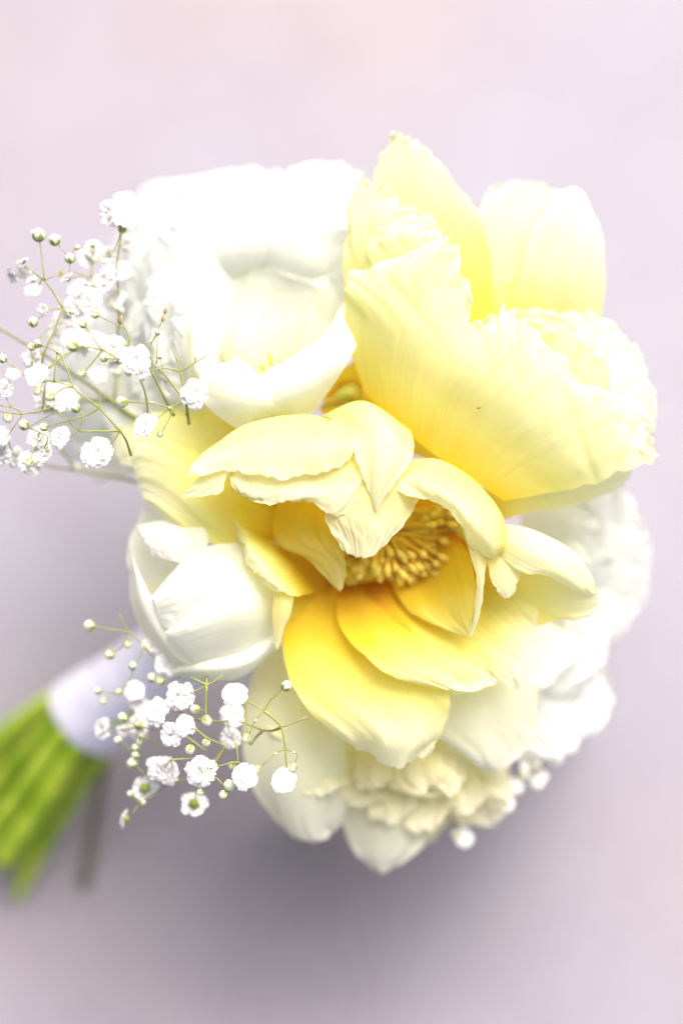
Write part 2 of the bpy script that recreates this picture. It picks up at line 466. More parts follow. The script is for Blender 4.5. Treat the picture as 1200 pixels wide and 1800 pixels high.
# left rim petals
petal(m, [[(470, 935, -172), (520, 975, -176), (565, 1040, -172)],
          [(440, 930, -140), (495, 975, -118), (540, 1045, -110)],
          [(414, 916, -112), (466, 973, -58), (518, 1048, -48)],
          [(414, 930, -108), (446, 977, -36), (496, 1042, -32)],
          [(419, 948, -112), (437, 992, -42), (482, 1043, -38)]], Y, ruffle=2, teeth=3.5, folds=.6, nu=48, seed=25)
petal(m, [[(482, 1036, -46), (500, 1038, -42), (518, 1044, -50)],
          [(479, 1075, -50), (497, 1076, -42), (510, 1080, -52)],
          [(481, 1110, -55), (490, 1110, -50), (499, 1108, -55)],
          [(485, 1142, -60), (487, 1143, -60), (489, 1139, -60)]], Y, vr=(.55, .8), ruffle=1, teeth=.5, side=1, nu=18, nv=24, seed=26)
petal(m, [[(560, 930, -176), (565, 960, -180), (560, 1010, -176)],
          [(450, 850, -152), (465, 920, -152), (490, 1010, -145)],
          [(360, 800, -126), (372, 880, -116), (425, 985, -118)],
          [(290, 776, -112), (302, 835, -92), (340, 937, -108)],
          [(245, 780, -112), (256, 835, -98), (285, 905, -108)],
          [(231, 790, -116), (236, 835, -108), (256, 884, -112)]], Y, ruffle=4, teeth=2, seed=27, vr=(.02, 1))
petal(m, [[(500, 840, -196), (510, 880, -196), (510, 920, -196)],
          [(405, 732, -186), (405, 790, -192), (395, 840, -184)],
          [(300, 720, -182), (310, 770, -176), (300, 822, -166)],
          [(218, 748, -172), (228, 782, -166), (244, 820, -162)],
          [(203, 768, -172), (200, 790, -170), (212, 814, -167)]], Y, ruffle=4, teeth=2, seed=28, vr=(.2, .95))
# floor petals closing the cup
petal(m, [[(600, 1020, -182), (590, 1000, -184), (590, 970, -182)], [(540, 1070, -140), (520, 1020, -138), (510, 960, -142)],
          [(500, 1100, -105), (482, 1040, -95), (475, 960, -115)]], Y, ruffle=2, teeth=1, vr=(0, .45), seed=29)
petal(m, [[(600, 960, -186), (640, 950, -188), (690, 950, -186)], [(520, 880, -170), (620, 840, -170), (730, 870, -170)],
          [(480, 800, -140), (620, 770, -140), (760, 830, -140)]], Y, ruffle=3, teeth=1, vr=(0, .4), seed=30)
petal(m, [[(640, 1030, -186), (680, 1020, -188), (720, 990, -186)], [(640, 1110, -150), (740, 1080, -155), (800, 1000, -150)],
          [(650, 1170, -125), (790, 1150, -125), (870, 1040, -130)], [(700, 1200, -118), (820, 1218, -115), (890, 1120, -122)]], Y,
      ruffle=3, teeth=2, vr=(0, .8), seed=31)
petal(m, [[(480, 830, -150), (600, 800, -160), (700, 800, -160), (800, 860, -150)], [(470, 920, -185), (580, 920, -205), (700, 920, -205), (830, 930, -175)],
          [(490, 1020, -180), (590, 1020, -205), (700, 1010, -205), (830, 1000, -175)], [(530, 1090, -150), (610, 1100, -165), (700, 1090, -165), (790, 1060, -150)]], Y, name='calyx_cup',
      ruffle=0, teeth=0, side=0, vr=(.06, .2), seed=32)
# stamens
rs = random.Random(5)
stam_bases = []
for k in range(110):
    an = math.radians(rs.uniform(-35, 150))        # 0 = right, 90 = down
    ln = rs.uniform(85, 150) * (1.0 if an < 1.2 else .72)
    bx, by = 668 + rs.uniform(-26, 26), 935 + rs.uniform(-18, 18)
    tx, ty = bx + math.cos(an) * ln, by + math.sin(an) * ln * .66
    tz = rs.uniform(-150, -105)
    pts = [(bx, by, -176), (bx * .6 + tx * .4 + rs.uniform(-5, 5), by * .6 + ty * .4 - 6, -135 + rs.uniform(-8, 8)), (tx, ty, tz)]
    s_o = tube('stamen', pts, [3.0, 2.8, 2.4], M_STAM, m, 5)
    dx, dy = tx - bx, ty - by
    q = math.hypot(dx, dy); dx, dy = dx / q, dy / q
    ta = rs.uniform(10, 19)
    pt = [(tx - dx * 3, ty - dy * 3, tz), (tx + dx * ta * .5 + rs.uniform(-3, 3), ty + dy * ta * .5 + 2, tz + 3), (tx + dx * ta, ty + dy * ta + rs.uniform(0, 6), tz + rs.uniform(-4, 4))]
    tube('anther', pt, [3.5, 7.5, 3.2], M_ANTH, s_o, 6)
for k in range(4):
    tube('carpel', [(640 + k * 14, 965, -178), (642 + k * 15, 945 - 6 * (k % 2), -150), (642 + k * 17, 925, -128)], [14, 13, 3], M_CARP, m, 8)

# ------------------------------------------------------------------ upper yellow peony (seen from its side)
NB = (770, 690, -190)
m = thing('peony', 'broad pale yellow peony with ruffled fanned petals above the stamened one', 'peony', NB, 'yellow peonies')
flower_stem_part(m, NB)
L = M_LEM
petal(m, [[(640, 690, -96), (690, 738, -84), (740, 780, -78), (765, 800, -76), (790, 818, -76), (840, 850, -80), (885, 880, -88)],
          [(612, 600, -78), (680, 648, -56), (748, 692, -52), (782, 714, -48), (815, 735, -48), (890, 795, -58), (965, 866, -80)],
          [(606, 525, -66), (690, 562, -26), (780, 622, -30), (822, 650, -18), (865, 678, -20), (955, 755, -35), (1048, 846, -66)],
          [(614, 482, -76), (710, 490, -26), (818, 566, -40), (868, 596, -26), (915, 628, -30), (1030, 715, -45), (1116, 822, -70)],
          [(672, 468, -62), (792, 426, -34), (838, 556, -48), (884, 544, -46), (940, 588, -44), (1075, 690, -66), (1158, 800, -82)]], L,
      ruffle=8, teeth=12, side=6, folds=1.8, nu=170, nv=80, seed=41, frill=10)
petal(m, [[(840, 840, -150), (860, 880, -155), (880, 915, -160)],
          [(920, 830, -110), (930, 870, -115), (935, 900, -130)],
          [(1010, 815, -98), (1030, 850, -105), (1040, 880, -125)],
          [(1090, 800, -100), (1110, 825, -105), (1100, 850, -120)]], L, ruffle=4, teeth=4, seed=43)
petal(m, [[(625, 600, -150), (690, 600, -140), (760, 600, -140)],
          [(603, 480, -104), (672, 478, -84), (755, 490, -84)],
          [(610, 395, -100), (668, 400, -76), (756, 440, -78)],
          [(620, 335, -104), (676, 350, -86), (764, 398, -84)],
          [(630, 312, -110), (685, 335, -92), (760, 385, -90)]], L, ruffle=10, teeth=8, side=4, folds=.4, frill=4, vr=(.2, 1), nu=90, nv=60, seed=44)
petal(m, [[(640, 560, -120), (690, 560, -104), (740, 560, -104)],
          [(640, 480, -82), (700, 470, -62), (760, 480, -66)],
          [(650, 430, -74), (705, 420, -50), (775, 420, -58)],
          [(665, 400, -76), (715, 392, -56), (780, 404, -62)]], L, ruffle=5, teeth=4, folds=.3, frill=3, vr=(.35, 1), nu=80, nv=40, seed=45)
petal(m, [[(720, 620, -185), (790, 620, -185), (870, 620, -185)],
          [(655, 430, -142), (745, 440, -150), (862, 450, -165)],
          [(660, 320, -136), (735, 335, -138), (845, 385, -158)],
          [(676, 258, -138), (728, 268, -136), (808, 325, -156)],
          [(690, 234, -142), (722, 242, -140), (762, 285, -152)]], L, ruffle=6, teeth=6, side=5, folds=.5, frill=3, nu=90, nv=60, seed=46, vr=(.05, .95))
P_ = M_PALE
petal(m, [[(800, 620, -225), (860, 620, -225), (920, 620, -220)],
          [(822, 450, -200), (890, 455, -212), (965, 455, -195)],
          [(846, 360, -200), (905, 368, -212), (985, 372, -192)],
          [(866, 326, -205), (930, 318, -210), (990, 338, -196)]], P_, ruffle=4, teeth=2, seed=47)
petal(m, [[(870, 620, -215), (940, 630, -205), (1000, 640, -205), (1040, 640, -215)],
          [(905, 520, -168), (955, 510, -172), (1005, 510, -160), (1060, 525, -182)],
          [(925, 440, -158), (985, 425, -172), (1020, 425, -160), (1060, 430, -186)],
          [(945, 370, -160), (1005, 350, -182), (1025, 355, -182), (1046, 385, -194)],
          [(975, 335, -180), (1005, 330, -190), (1020, 335, -192), (1035, 355, -197)]], P_, ruffle=3.5, teeth=2.5, seed=48)
petal(m, [[(760, 640, -200), (850, 640, -205), (930, 640, -200)], [(770, 560, -180), (860, 545, -188), (960, 560, -180)],
          [(790, 500, -178), (870, 480, -182), (950, 500, -176)]], L, ruffle=5, teeth=5, vr=(0, .55), seed=49)
for (b, t, w, bu, cu, mt, sd) in [
        ((900, 690, -190), (1000, 560, -118), 130, 30, -18, L, 51), ((930, 720, -190), (1062, 622, -120), 120, 30, -20, L, 52),
        ((950, 700, -200), (1040, 545, -175), 110, 25, -15, P_, 53), ((970, 730, -200), (1120, 610, -170), 120, 30, -20, P_, 54),
        ((980, 760, -195), (1148, 680, -150), 120, 30, -20, P_, 55), ((990, 790, -190), (1150, 740, -120), 110, 25, -15, P_, 56),
        ((960, 660, -205), (1085, 575, -196), 70, 20, -10, L, 57), ((900, 650, -190), (960, 560, -105), 110, 26, -16, L, 58),
        ((870, 640, -190), (905, 556, -80), 90, 26, -14, L, 59)]:
    petal(m, auto_rows(b, t, w * 1.25, bu, cu), mt, ruffle=7, teeth=5, side=4, folds=.5, frill=4, vr=(.15, 1), seed=sd)
# small speck on the big petal is a real blemish: a tiny brown scale lying on it
tube('blemish', [(838, 718, -26), (842, 716, -24), (846, 714, -26)], [1.0, 2.6, .8], M_DRY, m, 6)
petal(m, [[(560, 720, -215), (600, 760, -220), (640, 800, -215)], [(600, 650, -190), (660, 720, -185), (720, 800, -195)],
          [(650, 620, -165), (740, 720, -160), (800, 830, -175)], [(700, 620, -150), (800, 740, -140), (900, 880, -150)]], M_YEL, name='inner_petal',
      vr=(.1, .4), ruffle=3, teeth=1, seed=62)
# sepal and shaded yellow base in the gap between the tulip and this flower
petal(m, [[(560, 700, -175), (600, 690, -180), (650, 680, -175)], [(580, 680, -150), (610, 668, -140), (660, 690, -150)],
          [(600, 640, -150), (640, 655, -140), (690, 700, -150)]], M_YEL, name='inner_petal', vr=(0, .3), ruffle=2, teeth=1, seed=60)
petal(m, [[(560, 720, -140), (580, 715, -140), (600, 715, -142)], [(590, 690, -125), (612, 694, -118), (632, 704, -130)],
          [(618, 672, -128), (628, 678, -122), (640, 690, -128)]], M_CARP, name='sepal', ruffle=1, teeth=1, nu=14, nv=16, seed=61)

# ------------------------------------------------------------------ white tulips
def tulip_stamens(parent, base, tips):
    for t in tips:
        b = np.array(base, float); t = np.array(t, float)
        o = tube('stamen', [b, b * .5 + t * .5 + np.array([2, 0, 4]), t], [2, 2, 1.8], M_TSTAM, parent, 6)
        d = (t - b); d /= np.linalg.norm(d)
        tube('anther', [t - d * 3, t + d * 6, t + d * 16], [3, 4.6, 1.8], M_TSTAM, o, 7)

TB = (480, 690, -185)
m = thing('tulip', 'wide open white tulip with a yellow throat between white and yellow peonies', 'tulip', TB, 'white tulips')
flower_stem_part(m, TB)
T = M_TUL
petal(m, [[(425, 760, -92), (455, 757, -92), (495, 748, -92)],
          [(372, 722, -52), (432, 716, -30), (520, 715, -48)],
          [(342, 682, -56), (412, 676, -22), (505, 682, -44)],
          [(362, 652, -62), (410, 645, -36), (474, 664, -52)],
          [(396, 638, -72), (418, 630, -60), (456, 657, -64)]], T, vr=(.35, 1), ruffle=2.5, teeth=1.5, side=1.5, seed=71)
petal(m, [[(430, 760, -98), (492, 748, -92), (552, 724, -98)],
          [(450, 722, -44), (532, 692, -28), (602, 652, -62)],
          [(456, 685, -38), (542, 642, -22), (628, 602, -72)],
          [(458, 658, -50), (535, 616, -36), (630, 560, -84)],
          [(500, 634, -62), (562, 600, -52), (617, 502, -98)]], T, vr=(.35, 1), ruffle=2.5, teeth=1.5, side=1.5, seed=72)
petal(m, [[(470, 700, -180), (440, 710, -170), (400, 735, -130)],
          [(395, 660, -140), (355, 660, -100), (336, 670, -118)],
          [(380, 590, -132), (345, 590, -98), (320, 600, -128)],
          [(378, 540, -134), (350, 545, -112), (322, 558, -138)],
          [(384, 508, -140), (362, 518, -130), (338, 532, -142)]], T, vr=(.1, 1), ruffle=2, teeth=1, seed=73)
petal(m, [[(450, 675, -188), (480, 680, -190), (510, 670, -188)],
          [(378, 610, -165), (470, 620, -192), (580, 610, -165)],
          [(376, 545, -158), (470, 540, -192), (592, 540, -150)],
          [(398, 500, -155), (470, 492, -180), (575, 505, -150)],
          [(430, 484, -158), (472, 471, -170), (535, 488, -155)]], T, ruffle=2.5, teeth=2, seed=74)
petal(m, [[(505, 675, -185), (540, 665, -175), (575, 650, -150)],
          [(535, 590, -172), (590, 585, -155), (628, 585, -116)],
          [(538, 520, -166), (590, 515, -156), (622, 520, -122)],
          [(552, 490, -160), (582, 480, -154), (607, 478, -135)]], T, vr=(.15, 1), ruffle=2.5, teeth=2, seed=75)
petal(m, [[(420, 700, -186), (480, 712, -190), (540, 695, -186)], [(390, 690, -120), (470, 720, -110), (580, 665, -120)],
          [(380, 660, -95), (470, 700, -90), (600, 620, -100)]], T, vr=(0, .5), ruffle=1, teeth=0, seed=76)
tulip_stamens(m, (478, 680, -188), [(462, 648, -130), (476, 640, -128), (490, 642, -130), (484, 655, -122), (468, 660, -124), (474, 632, -138)])
tube('pistil', [(478, 682, -188), (478, 668, -150), (478, 655, -138)], [7, 7, 8], M_BUD, m, 8)

TB = (500, 1060, -215)
m = thing('tulip', 'closed white tulip with curled striated petals above the ribbon wrapped handle', 'tulip', TB, 'white tulips')
flower_stem_part(m, TB)
petal(m, [[(315, 1182, -130), (332, 1182, -98), (352, 1166, -88)],
          [(260, 1125, -130), (285, 1132, -80), (306, 1120, -70)],
          [(231, 1060, -132), (254, 1072, -82), (280, 1062, -76)],
          [(228, 1000, -136), (240, 1012, -102), (264, 1045, -92)],
          [(227, 958, -142), (231, 970, -126), (240, 1000, -115)]], T, vr=(.4, 1), ruffle=1.5, teeth=1, folds=.5, seed=81)
petal(m, [[(400, 1060, -190), (400, 1040, -192), (400, 1000, -190)],
          [(260, 1060, -165), (300, 1010, -185), (360, 1000, -165)],
          [(228, 1000, -150), (285, 970, -178), (350, 965, -155)],
          [(229, 945, -146), (280, 925, -166), (340, 935, -148)],
          [(250, 896, -148), (280, 886, -152), (318, 902, -148)]], T, vr=(.1, 1), ruffle=2, teeth=2, seed=82)
petal(m, [[(242, 924, -124), (290, 914, -118), (350, 918, -118)],
          [(254, 946, -102), (302, 946, -82), (366, 945, -92)],
          [(262, 962, -92), (304, 970, -74), (352, 975, -84)],
          [(268, 976, -90), (303, 986, -76), (334, 992, -84)]], T, vr=(.6, 1), ruffle=2, teeth=1.5, folds=.9, seed=83)
petal(m, [[(500, 950, -150), (510, 1030, -135), (505, 1110, -150)],
          [(405, 955, -98), (415, 1020, -62), (425, 1110, -82)],
          [(350, 964, -86), (342, 1030, -46), (342, 1120, -62)],
          [(308, 1000, -76), (305, 1045, -46), (302, 1112, -62)],
          [(266, 1046, -82), (272, 1060, -60), (285, 1102, -70)]], T, vr=(.3, 1), ruffle=1.5, teeth=1.5, folds=1.0, seed=84)
petal(m, [[(505, 980, -140), (508, 1060, -125), (500, 1135, -140)],
          [(435, 1002, -68), (435, 1070, -34), (432, 1142, -76)],
          [(396, 1024, -46), (382, 1085, -12), (380, 1162, -66)],
          [(350, 1060, -38), (340, 1102, -12), (338, 1170, -66)],
          [(320, 1088, -42), (312, 1114, -26), (308, 1152, -62)],
          [(290, 1110, -52), (293, 1117, -48), (294, 1132, -60)]], T, vr=(.3, 1), ruffle=1.5, teeth=1.2, folds=.8, seed=85)
petal(m, [[(330, 1140, -150), (365, 1130, -150), (410, 1120, -150), (445, 1110, -150), (485, 1090, -150)],
          [(320, 1160, -120), (350, 1150, -100), (400, 1144, -96), (440, 1134, -100), (482, 1112, -115)],
          [(304, 1178, -95), (345, 1160, -72), (400, 1154, -68), (440, 1143, -74), (481, 1120, -95)],
          [(310, 1186, -92), (350, 1180, -60), (405, 1175, -56), (445, 1161, -64), (482, 1130, -96)],
          [(325, 1192, -108), (360, 1196, -92), (405, 1195, -92), (445, 1178, -97), (483, 1140, -112)],
          [(345, 1188, -150), (370, 1190, -140), (405, 1188, -140), (445, 1170, -140), (486, 1140, -150)]], T, vr=(.3, .95),
      ruffle=1.2, teeth=1, nu=50, seed=86)

# ------------------------------------------------------------------ white peonies
def ruffled(parent, specs, mat, ruffle=9, teeth=7, folds=1.5, vr=(.1, 1), seed0=100, frill=0):
    for k, s in enumerate(specs):
        b, t, w, bu, cu = s[:5]
        mt = s[5] if len(s) > 5 else mat
        petal(parent, auto_rows(b, t, w, bu, cu), mt, ruffle=ruffle, teeth=teeth, side=5, folds=folds, vr=vr, seed=seed0 + k, nu=44, nv=34, frill=frill)

WB = (430, 560, -330)
m = thing('peony', 'brilliant white peony with full ruffled petals behind the open tulip', 'peony', WB, 'white peonies')
flower_stem_part(m, WB)
ruffled(m, [((400, 540, -300), (240, 372, -215), 230, 40, -30), ((410, 520, -300), (335, 312, -225), 200, 45, -30),
            ((430, 510, -300), (425, 326, -235), 220, 45, -30), ((450, 510, -300), (535, 312, -225), 210, 45, -30),
            ((470, 520, -300), (628, 296, -200), 200, 45, -30), ((480, 540, -300), (640, 400, -160), 220, 40, -30),
            ((400, 560, -290), (215, 470, -200), 230, 40, -30), ((400, 580, -290), (218, 590, -195), 230, 40, -30),
            ((410, 600, -290), (235, 690, -195), 220, 40, -30), ((420, 540, -270), (285, 400, -160), 250, 50, -40),
            ((440, 520, -270), (400, 360, -160), 260, 50, -40), ((460, 520, -270), (540, 365, -165), 260, 50, -40),
            ((410, 560, -260), (250, 530, -150), 250, 50, -40), ((420, 590, -260), (270, 640, -150), 220, 50, -40),
            ((440, 520, -270), (340, 420, -175), 250, 40, -40), ((450, 510, -280), (480, 390, -200), 280, 40, -40),
            ((430, 560, -240), (300, 560, -120), 220, 45, -35), ((470, 565, -212), (475, 425, -262), 330, 10, -20), ((400, 560, -205), (370, 440, -240), 240, 10, -20), ((380, 500, -330), (250, 330, -330), 220, 30, -20),
            ((430, 500, -340), (480, 300, -340), 260, 30, -20)], M_WHT, seed0=100, ruffle=5, teeth=9, folds=.4, vr=(.3, 1), frill=5)

WB = (260, 700, -380)
m = thing('peony', 'half hidden white peony behind the thicket of small white blossoms', 'peony', WB, 'white peonies')
flower_stem_part(m, WB)
ruffled(m, [((270, 700, -330), (85, 620, -250), 240, 40, -30), ((260, 720, -330), (62, 700, -255), 200, 40, -30),
            ((260, 730, -330), (120, 775, -250), 190, 40, -30), ((280, 690, -320), (170, 550, -235), 240, 40, -30),
            ((280, 700, -310), (125, 665, -215), 240, 40, -30), ((290, 720, -310), (190, 760, -215), 220, 40, -30),
            ((300, 700, -300), (225, 620, -195), 240, 40, -30), ((300, 690, -290), (285, 745, -195), 200, 30, -20)], M_WHT, seed0=130, ruffle=3, teeth=3, folds=.3, vr=(.3, 1))

WB = (660, 1290, -330)
m = thing('peony', 'creamy white peony with drooping petals shaded below the yellow cup', 'peony', WB, 'white peonies')
flower_stem_part(m, WB)
C = M_CRM
CP = petal_mat('drooping_cream_petal', [(0, (.85, .81, .36)), (.4, (.86, .89, .64)), (1, (.88, .91, .82))])
petal(m, [[(470, 1120, -240), (540, 1120, -240), (610, 1140, -240)],
          [(432, 1230, -190), (520, 1240, -165), (610, 1240, -190)],
          [(428, 1310, -180), (520, 1330, -150), (606, 1330, -185)],
          [(445, 1390, -190), (525, 1410, -165), (610, 1410, -195)],
          [(490, 1452, -205), (540, 1470, -190), (598, 1450, -205)],
          [(530, 1476, -212), (556, 1480, -205), (585, 1468, -212)]], CP, vr=(.2, 1), ruffle=5, teeth=3, seed=151)
petal(m, [[(580, 1250, -270), (650, 1250, -275), (720, 1250, -270)],
          [(588, 1370, -235), (665, 1375, -215), (750, 1370, -235)],
          [(600, 1450, -235), (675, 1455, -215), (756, 1440, -238)],
          [(625, 1500, -242), (680, 1505, -228), (735, 1490, -244)],
          [(655, 1528, -250), (676, 1534, -244), (700, 1522, -250)]], CP, vr=(.2, 1), ruffle=5, teeth=4, seed=152)
petal(m, [[(730, 1150, -220), (800, 1150, -220), (870, 1150, -220)],
          [(760, 1230, -175), (840, 1230, -150), (935, 1200, -180)],
          [(765, 1290, -170), (850, 1290, -145), (942, 1260, -180)],
          [(800, 1322, -172), (860, 1335, -155), (930, 1308, -185)],
          [(845, 1345, -180), (878, 1358, -170), (908, 1332, -184)]], CP, vr=(.2, 1), ruffle=5, teeth=5, seed=153)
ruffled(m, [((640, 1270, -290), (625, 1420, -185), 121, 15, -15), ((660, 1270, -290), (690, 1450, -190), 121, 15, -15),
            ((690, 1270, -290), (760, 1460, -210), 132, 15, -12), ((710, 1270, -290), (830, 1430, -215), 132, 15, -12),
            ((730, 1260, -290), (892, 1412, -225), 121, 15, -12), ((690, 1250, -280), (740, 1400, -170), 121, 18, -15),
            ((700, 1250, -280), (800, 1400, -175), 110, 18, -15), ((650, 1250, -280), (655, 1390, -160), 99, 18, -15),
            ((560, 1240, -290), (560, 1400, -160), 132, 15, -15), ((520, 1220, -280), (490, 1300, -150), 121, 15, -15),
            ((760, 1270, -300), (870, 1450, -260), 132, 12, -9), ((680, 1290, -320), (740, 1490, -280), 176, 12, -9),
            ((560, 1260, -360), (560, 1420, -770), 220, 12, -12), ((760, 1270, -360), (780, 1400, -770), 220, 12, -12)], C, seed0=160, folds=2)

WB = (960, 1080, -360)
m = thing('peony', 'soft greyish white peony at the shaded edge of the yellow petals', 'peony', WB, 'white peonies')
flower_stem_part(m, WB)
ruffled(m, [((940, 1000, -330), (1138, 930, -265), 264, 22, -18), ((930, 980, -330), (1085, 850, -255), 195, 20, -14),
            ((950, 1030, -330), (1120, 1040, -285), 195, 18, -14), ((930, 980, -300), (1050, 900, -215), 218, 22, -16),
            ((940, 1010, -300), (1040, 1010, -210), 195, 18, -14), ((960, 1050, -330), (1085, 1110, -280), 126, 13, -10),
            ((920, 1100, -320), (1056, 1180, -245), 241, 22, -18), ((910, 1120, -320), (985, 1335, -255), 241, 22, -16),
            ((900, 1100, -300), (960, 1210, -195), 195, 20, -14), ((950, 1070, -310), (1030, 1110, -225), 138, 15, -12),
            ((920, 1150, -360), (1000, 1290, -420), 229, 11, -8), ((960, 1040, -360), (1090, 1080, -420), 229, 11, -8),
            ((930, 1150, -420), (960, 1270, -810), 229, 9, -8), ((960, 1000, -420), (1060, 960, -880), 252, 9, -8)], M_WHT,
        seed0=190, ruffle=6, teeth=6, folds=.6, frill=4, vr=(.25, 1))

# ------------------------------------------------------------------ baby's breath
def blossom_mesh(k):
    r = np.random.default_rng(500 + k)
    V, F, UV = [], [], []
    layers = [(8, 1.0, 84), (8, .95, 62), (8, .82, 42), (7, .66, 24), (5, .55, 8)]
    for n_, ln, tilt in layers:
        for i in range(n_):
            az_ = 2 * math.pi * (i + r.uniform(-.3, .3)) / n_ + r.random() * .3
            ti = math.radians(tilt + r.uniform(-14, 14))
            L_ = ln * r.uniform(.85, 1.1); wd = .62 * ln * r.uniform(.8, 1.15) + .12
            nu, nv = 7, 6
            base = len(V)
            ph = r.random(3) * 6.28
            for a in range(nv):
                t = a / (nv - 1)
                ww = wd * (.25 + .75 * math.sin(min(1, t * 1.15) * math.pi * .5)) * (1 - .25 * max(0, t - .8) * 5 * .6)
                for b in range(nu):
                    uu = b / (nu - 1) * 2 - 1
                    x = uu * ww * .5
                    y = t * L_ - .10 * L_ * (1 - math.cos(uu * 1.4)) * t + .05 * math.sin(uu * 9 + ph[0]) * t
                    z = .18 * math.sin(t * 2.6) * ln + (.10 * math.sin(uu * 5 + ph[1]) + .05 * math.sin(uu * 11 + ph[2])) * t
                    # tilt away from axis then rotate round it
                    rad = y * math.sin(ti) - z * math.cos(ti) * .8
                    hgt = y * math.cos(ti) * .75 + z * math.sin(ti)
                    V.append((rad * math.cos(az_) - x * math.sin(az_), rad * math.sin(az_) + x * math.cos(az_), hgt))
                    UV.append((b / (nu - 1) + i, .2 + .8 * t))
            for a in range(nv - 1):
                for b in range(nu - 1):
                    q = base + a * nu + b
                    F.append([q, q + 1, q + nu + 1, q + nu])
    me = bpy.data.meshes.new('blossom')
    me.from_pydata([tuple(v) for v in V], [], F)
    lay = me.uv_layers.new(name='UVMap')
    idx = np.empty(len(me.loops), dtype=np.int32); me.loops.foreach_get('vertex_index', idx)
    lay.data.foreach_set('uv', np.array(UV, np.float32)[idx].ravel())
    me.polygons.foreach_set('use_smooth', [True] * len(me.polygons))
    me.materials.append(M_GYP)
    return me

def lathe_mesh(name, prof, mat, sides=10, lobes=0, amp=0):
    V, F = [], []
    for (r_, z_) in prof:
        for k in range(sides):
            a = 2 * math.pi * k / sides
            rr = r_ * (1 + amp * math.cos(lobes * a)) if lobes else r_
            V.append((rr * math.cos(a), rr * math.sin(a), z_))
    for i in range(len(prof) - 1):
        for k in range(sides):
            F.append([i * sides + k, i * sides + (k + 1) % sides, (i + 1) * sides + (k + 1) % sides, (i + 1) * sides + k])
    F.append(list(range(sides))[::-1]); F.append([(len(prof) - 1) * sides + k for k in range(sides)])
    me = bpy.data.meshes.new(name); me.from_pydata(V, [], F)
    me.polygons.foreach_set('use_smooth', [True] * len(me.polygons))
    me.materials.append(mat)
    return me

def calyx_mesh(name, mat, R=1.04):
    """five pointed sepals hugging the lower half of a unit ball"""
    V, F = [], []
    for k in range(5):
        a0 = 2 * math.pi * k / 5
        base = len(V)
        prof = [(-.98, .60), (-.75, .55), (-.35, .42), (.05, .26), (.42, .04)]
        for (z_, hw) in prof:
            rr = math.sqrt(max(.03, 1 - z_ * z_)) * R + (.03 if z_ > .2 else 0)
            for s in (-1, 0, 1):
                V.append((rr * math.cos(a0 + s * hw), rr * math.sin(a0 + s * hw), z_ * R))
        for i in range(len(prof) - 1):
            for j in range(2):
                q = base + i * 3 + j
                F.append([q, q + 1, q + 4, q + 3])
    me = bpy.data.meshes.new(name); me.from_pydata(V, [], F)
    me.polygons.foreach_set('use_smooth', [True] * len(me.polygons))
    me.materials.append(mat)
    return me

BLOS = [blossom_mesh(k) for k in range(7)]
CREAM_BLOS = []
BUD = lathe_mesh('bud', [(.12, -1), (.55, -.85), (.9, -.45), (1, 0), (.93, .4), (.68, .75), (.34, .98), (.08, 1.08)], M_BUD, 12, 6, .03)
DRYB = lathe_mesh('withered_bud', [(.1, -1), (.4, -.7), (.52, -.1), (.42, .5), (.25, .9), (.05, 1.3)], M_DRY, 12, 3, .22)
CALYX = calyx_mesh('calyx', M_CAL)
CUPC = lathe_mesh('calyx', [(.05, -.42), (.26, -.36), (.36, -.12), (.42, .16), (.32, .2)], M_CAL, 10, 5, .12)

rg = random.Random(3)
def facing(vec):
    """rotation taking local +Z to a direction given in (image right, image up, towards camera)"""
    d = CX * vec[0] + CU * vec[1] + CB * vec[2]
    q = Vector(d).to_track_quat('Z', 'Y')
    return (q.to_matrix() @ Matrix.Rotation(rg.uniform(0, 6.28), 3, 'Z')).to_euler()

def link_part(name, me, parent, loc_w, rot, scale):
    o = bpy.data.objects.new(name, me)
    col.objects.link(o)
    o.parent = parent
    o.location = Vector(loc_w) - Vector(origin_of(parent))
    o.rotation_euler = rot
    o.scale = scale
    return o

TWIG_PTS = {}
def attach(sprig, x, y, z, r):
    """tie a bud or blossom to the nearest twig of its sprig; returns the outward direction"""
    pts = TWIG_PTS.get(sprig.name)
    if pts is None:
        return None
    p = np.array([x, y, z], float)
    A = np.array(pts)
    q = A[np.argmin(((A - p) ** 2 * np.array([1, 1, .35])).sum(1))]
    d = p - q
    n_ = np.linalg.norm(d)
    if n_ > r * .9:
        mid = (p + q) / 2 + np.array([rg.uniform(-.1, .1) * n_, rg.uniform(-.1, .1) * n_, -.12 * n_])
        tube('stem', [q, mid, p - d / n_ * r * .5], [1.3, 1.0, .85], M_TWIG, sprig, 5)
    return (d[0] / (n_ + 1e-6), -d[1] / (n_ + 1e-6), d[2] / (n_ + 1e-6))

def blossom(sprig, x, y, z, r, face=None):
    attach(sprig, x, y, z, r)
    if face is None:
        face = (rg.uniform(-.6, .6), rg.uniform(-.1, .8), rg.uniform(.6, 1))
    k = r * S * (D - z * S) / D
    o = link_part('blossom', rg.choice(BLOS), sprig, W((x, y, z)), facing(face), (k, k, k * rg.uniform(.75, 1.0)))
    c = bpy.data.objects.new('calyx', CUPC); col.objects.link(c); c.parent = o
    return o

def bud(sprig, x, y, z, r, face=None, dry=False):
    out_ = attach(sprig, x, y, z, r)
    if face is None:
        face = (rg.uniform(-1, 1), rg.uniform(-.6, 1), rg.uniform(-.2, .8))
        if out_ is not None:
            face = (out_[0] + .3 * face[0], out_[1] + .3 * face[1], .35 + .4 * out_[2])
    k = r * S * (D - z * S) / D
    o = link_part('withered_bud' if dry else 'bud', DRYB if dry else BUD, sprig, W((x, y, z)), facing(face), (k, k, k))
    if not dry:
        c = bpy.data.objects.new('calyx', CALYX); col.objects.link(c); c.parent = o
    return o

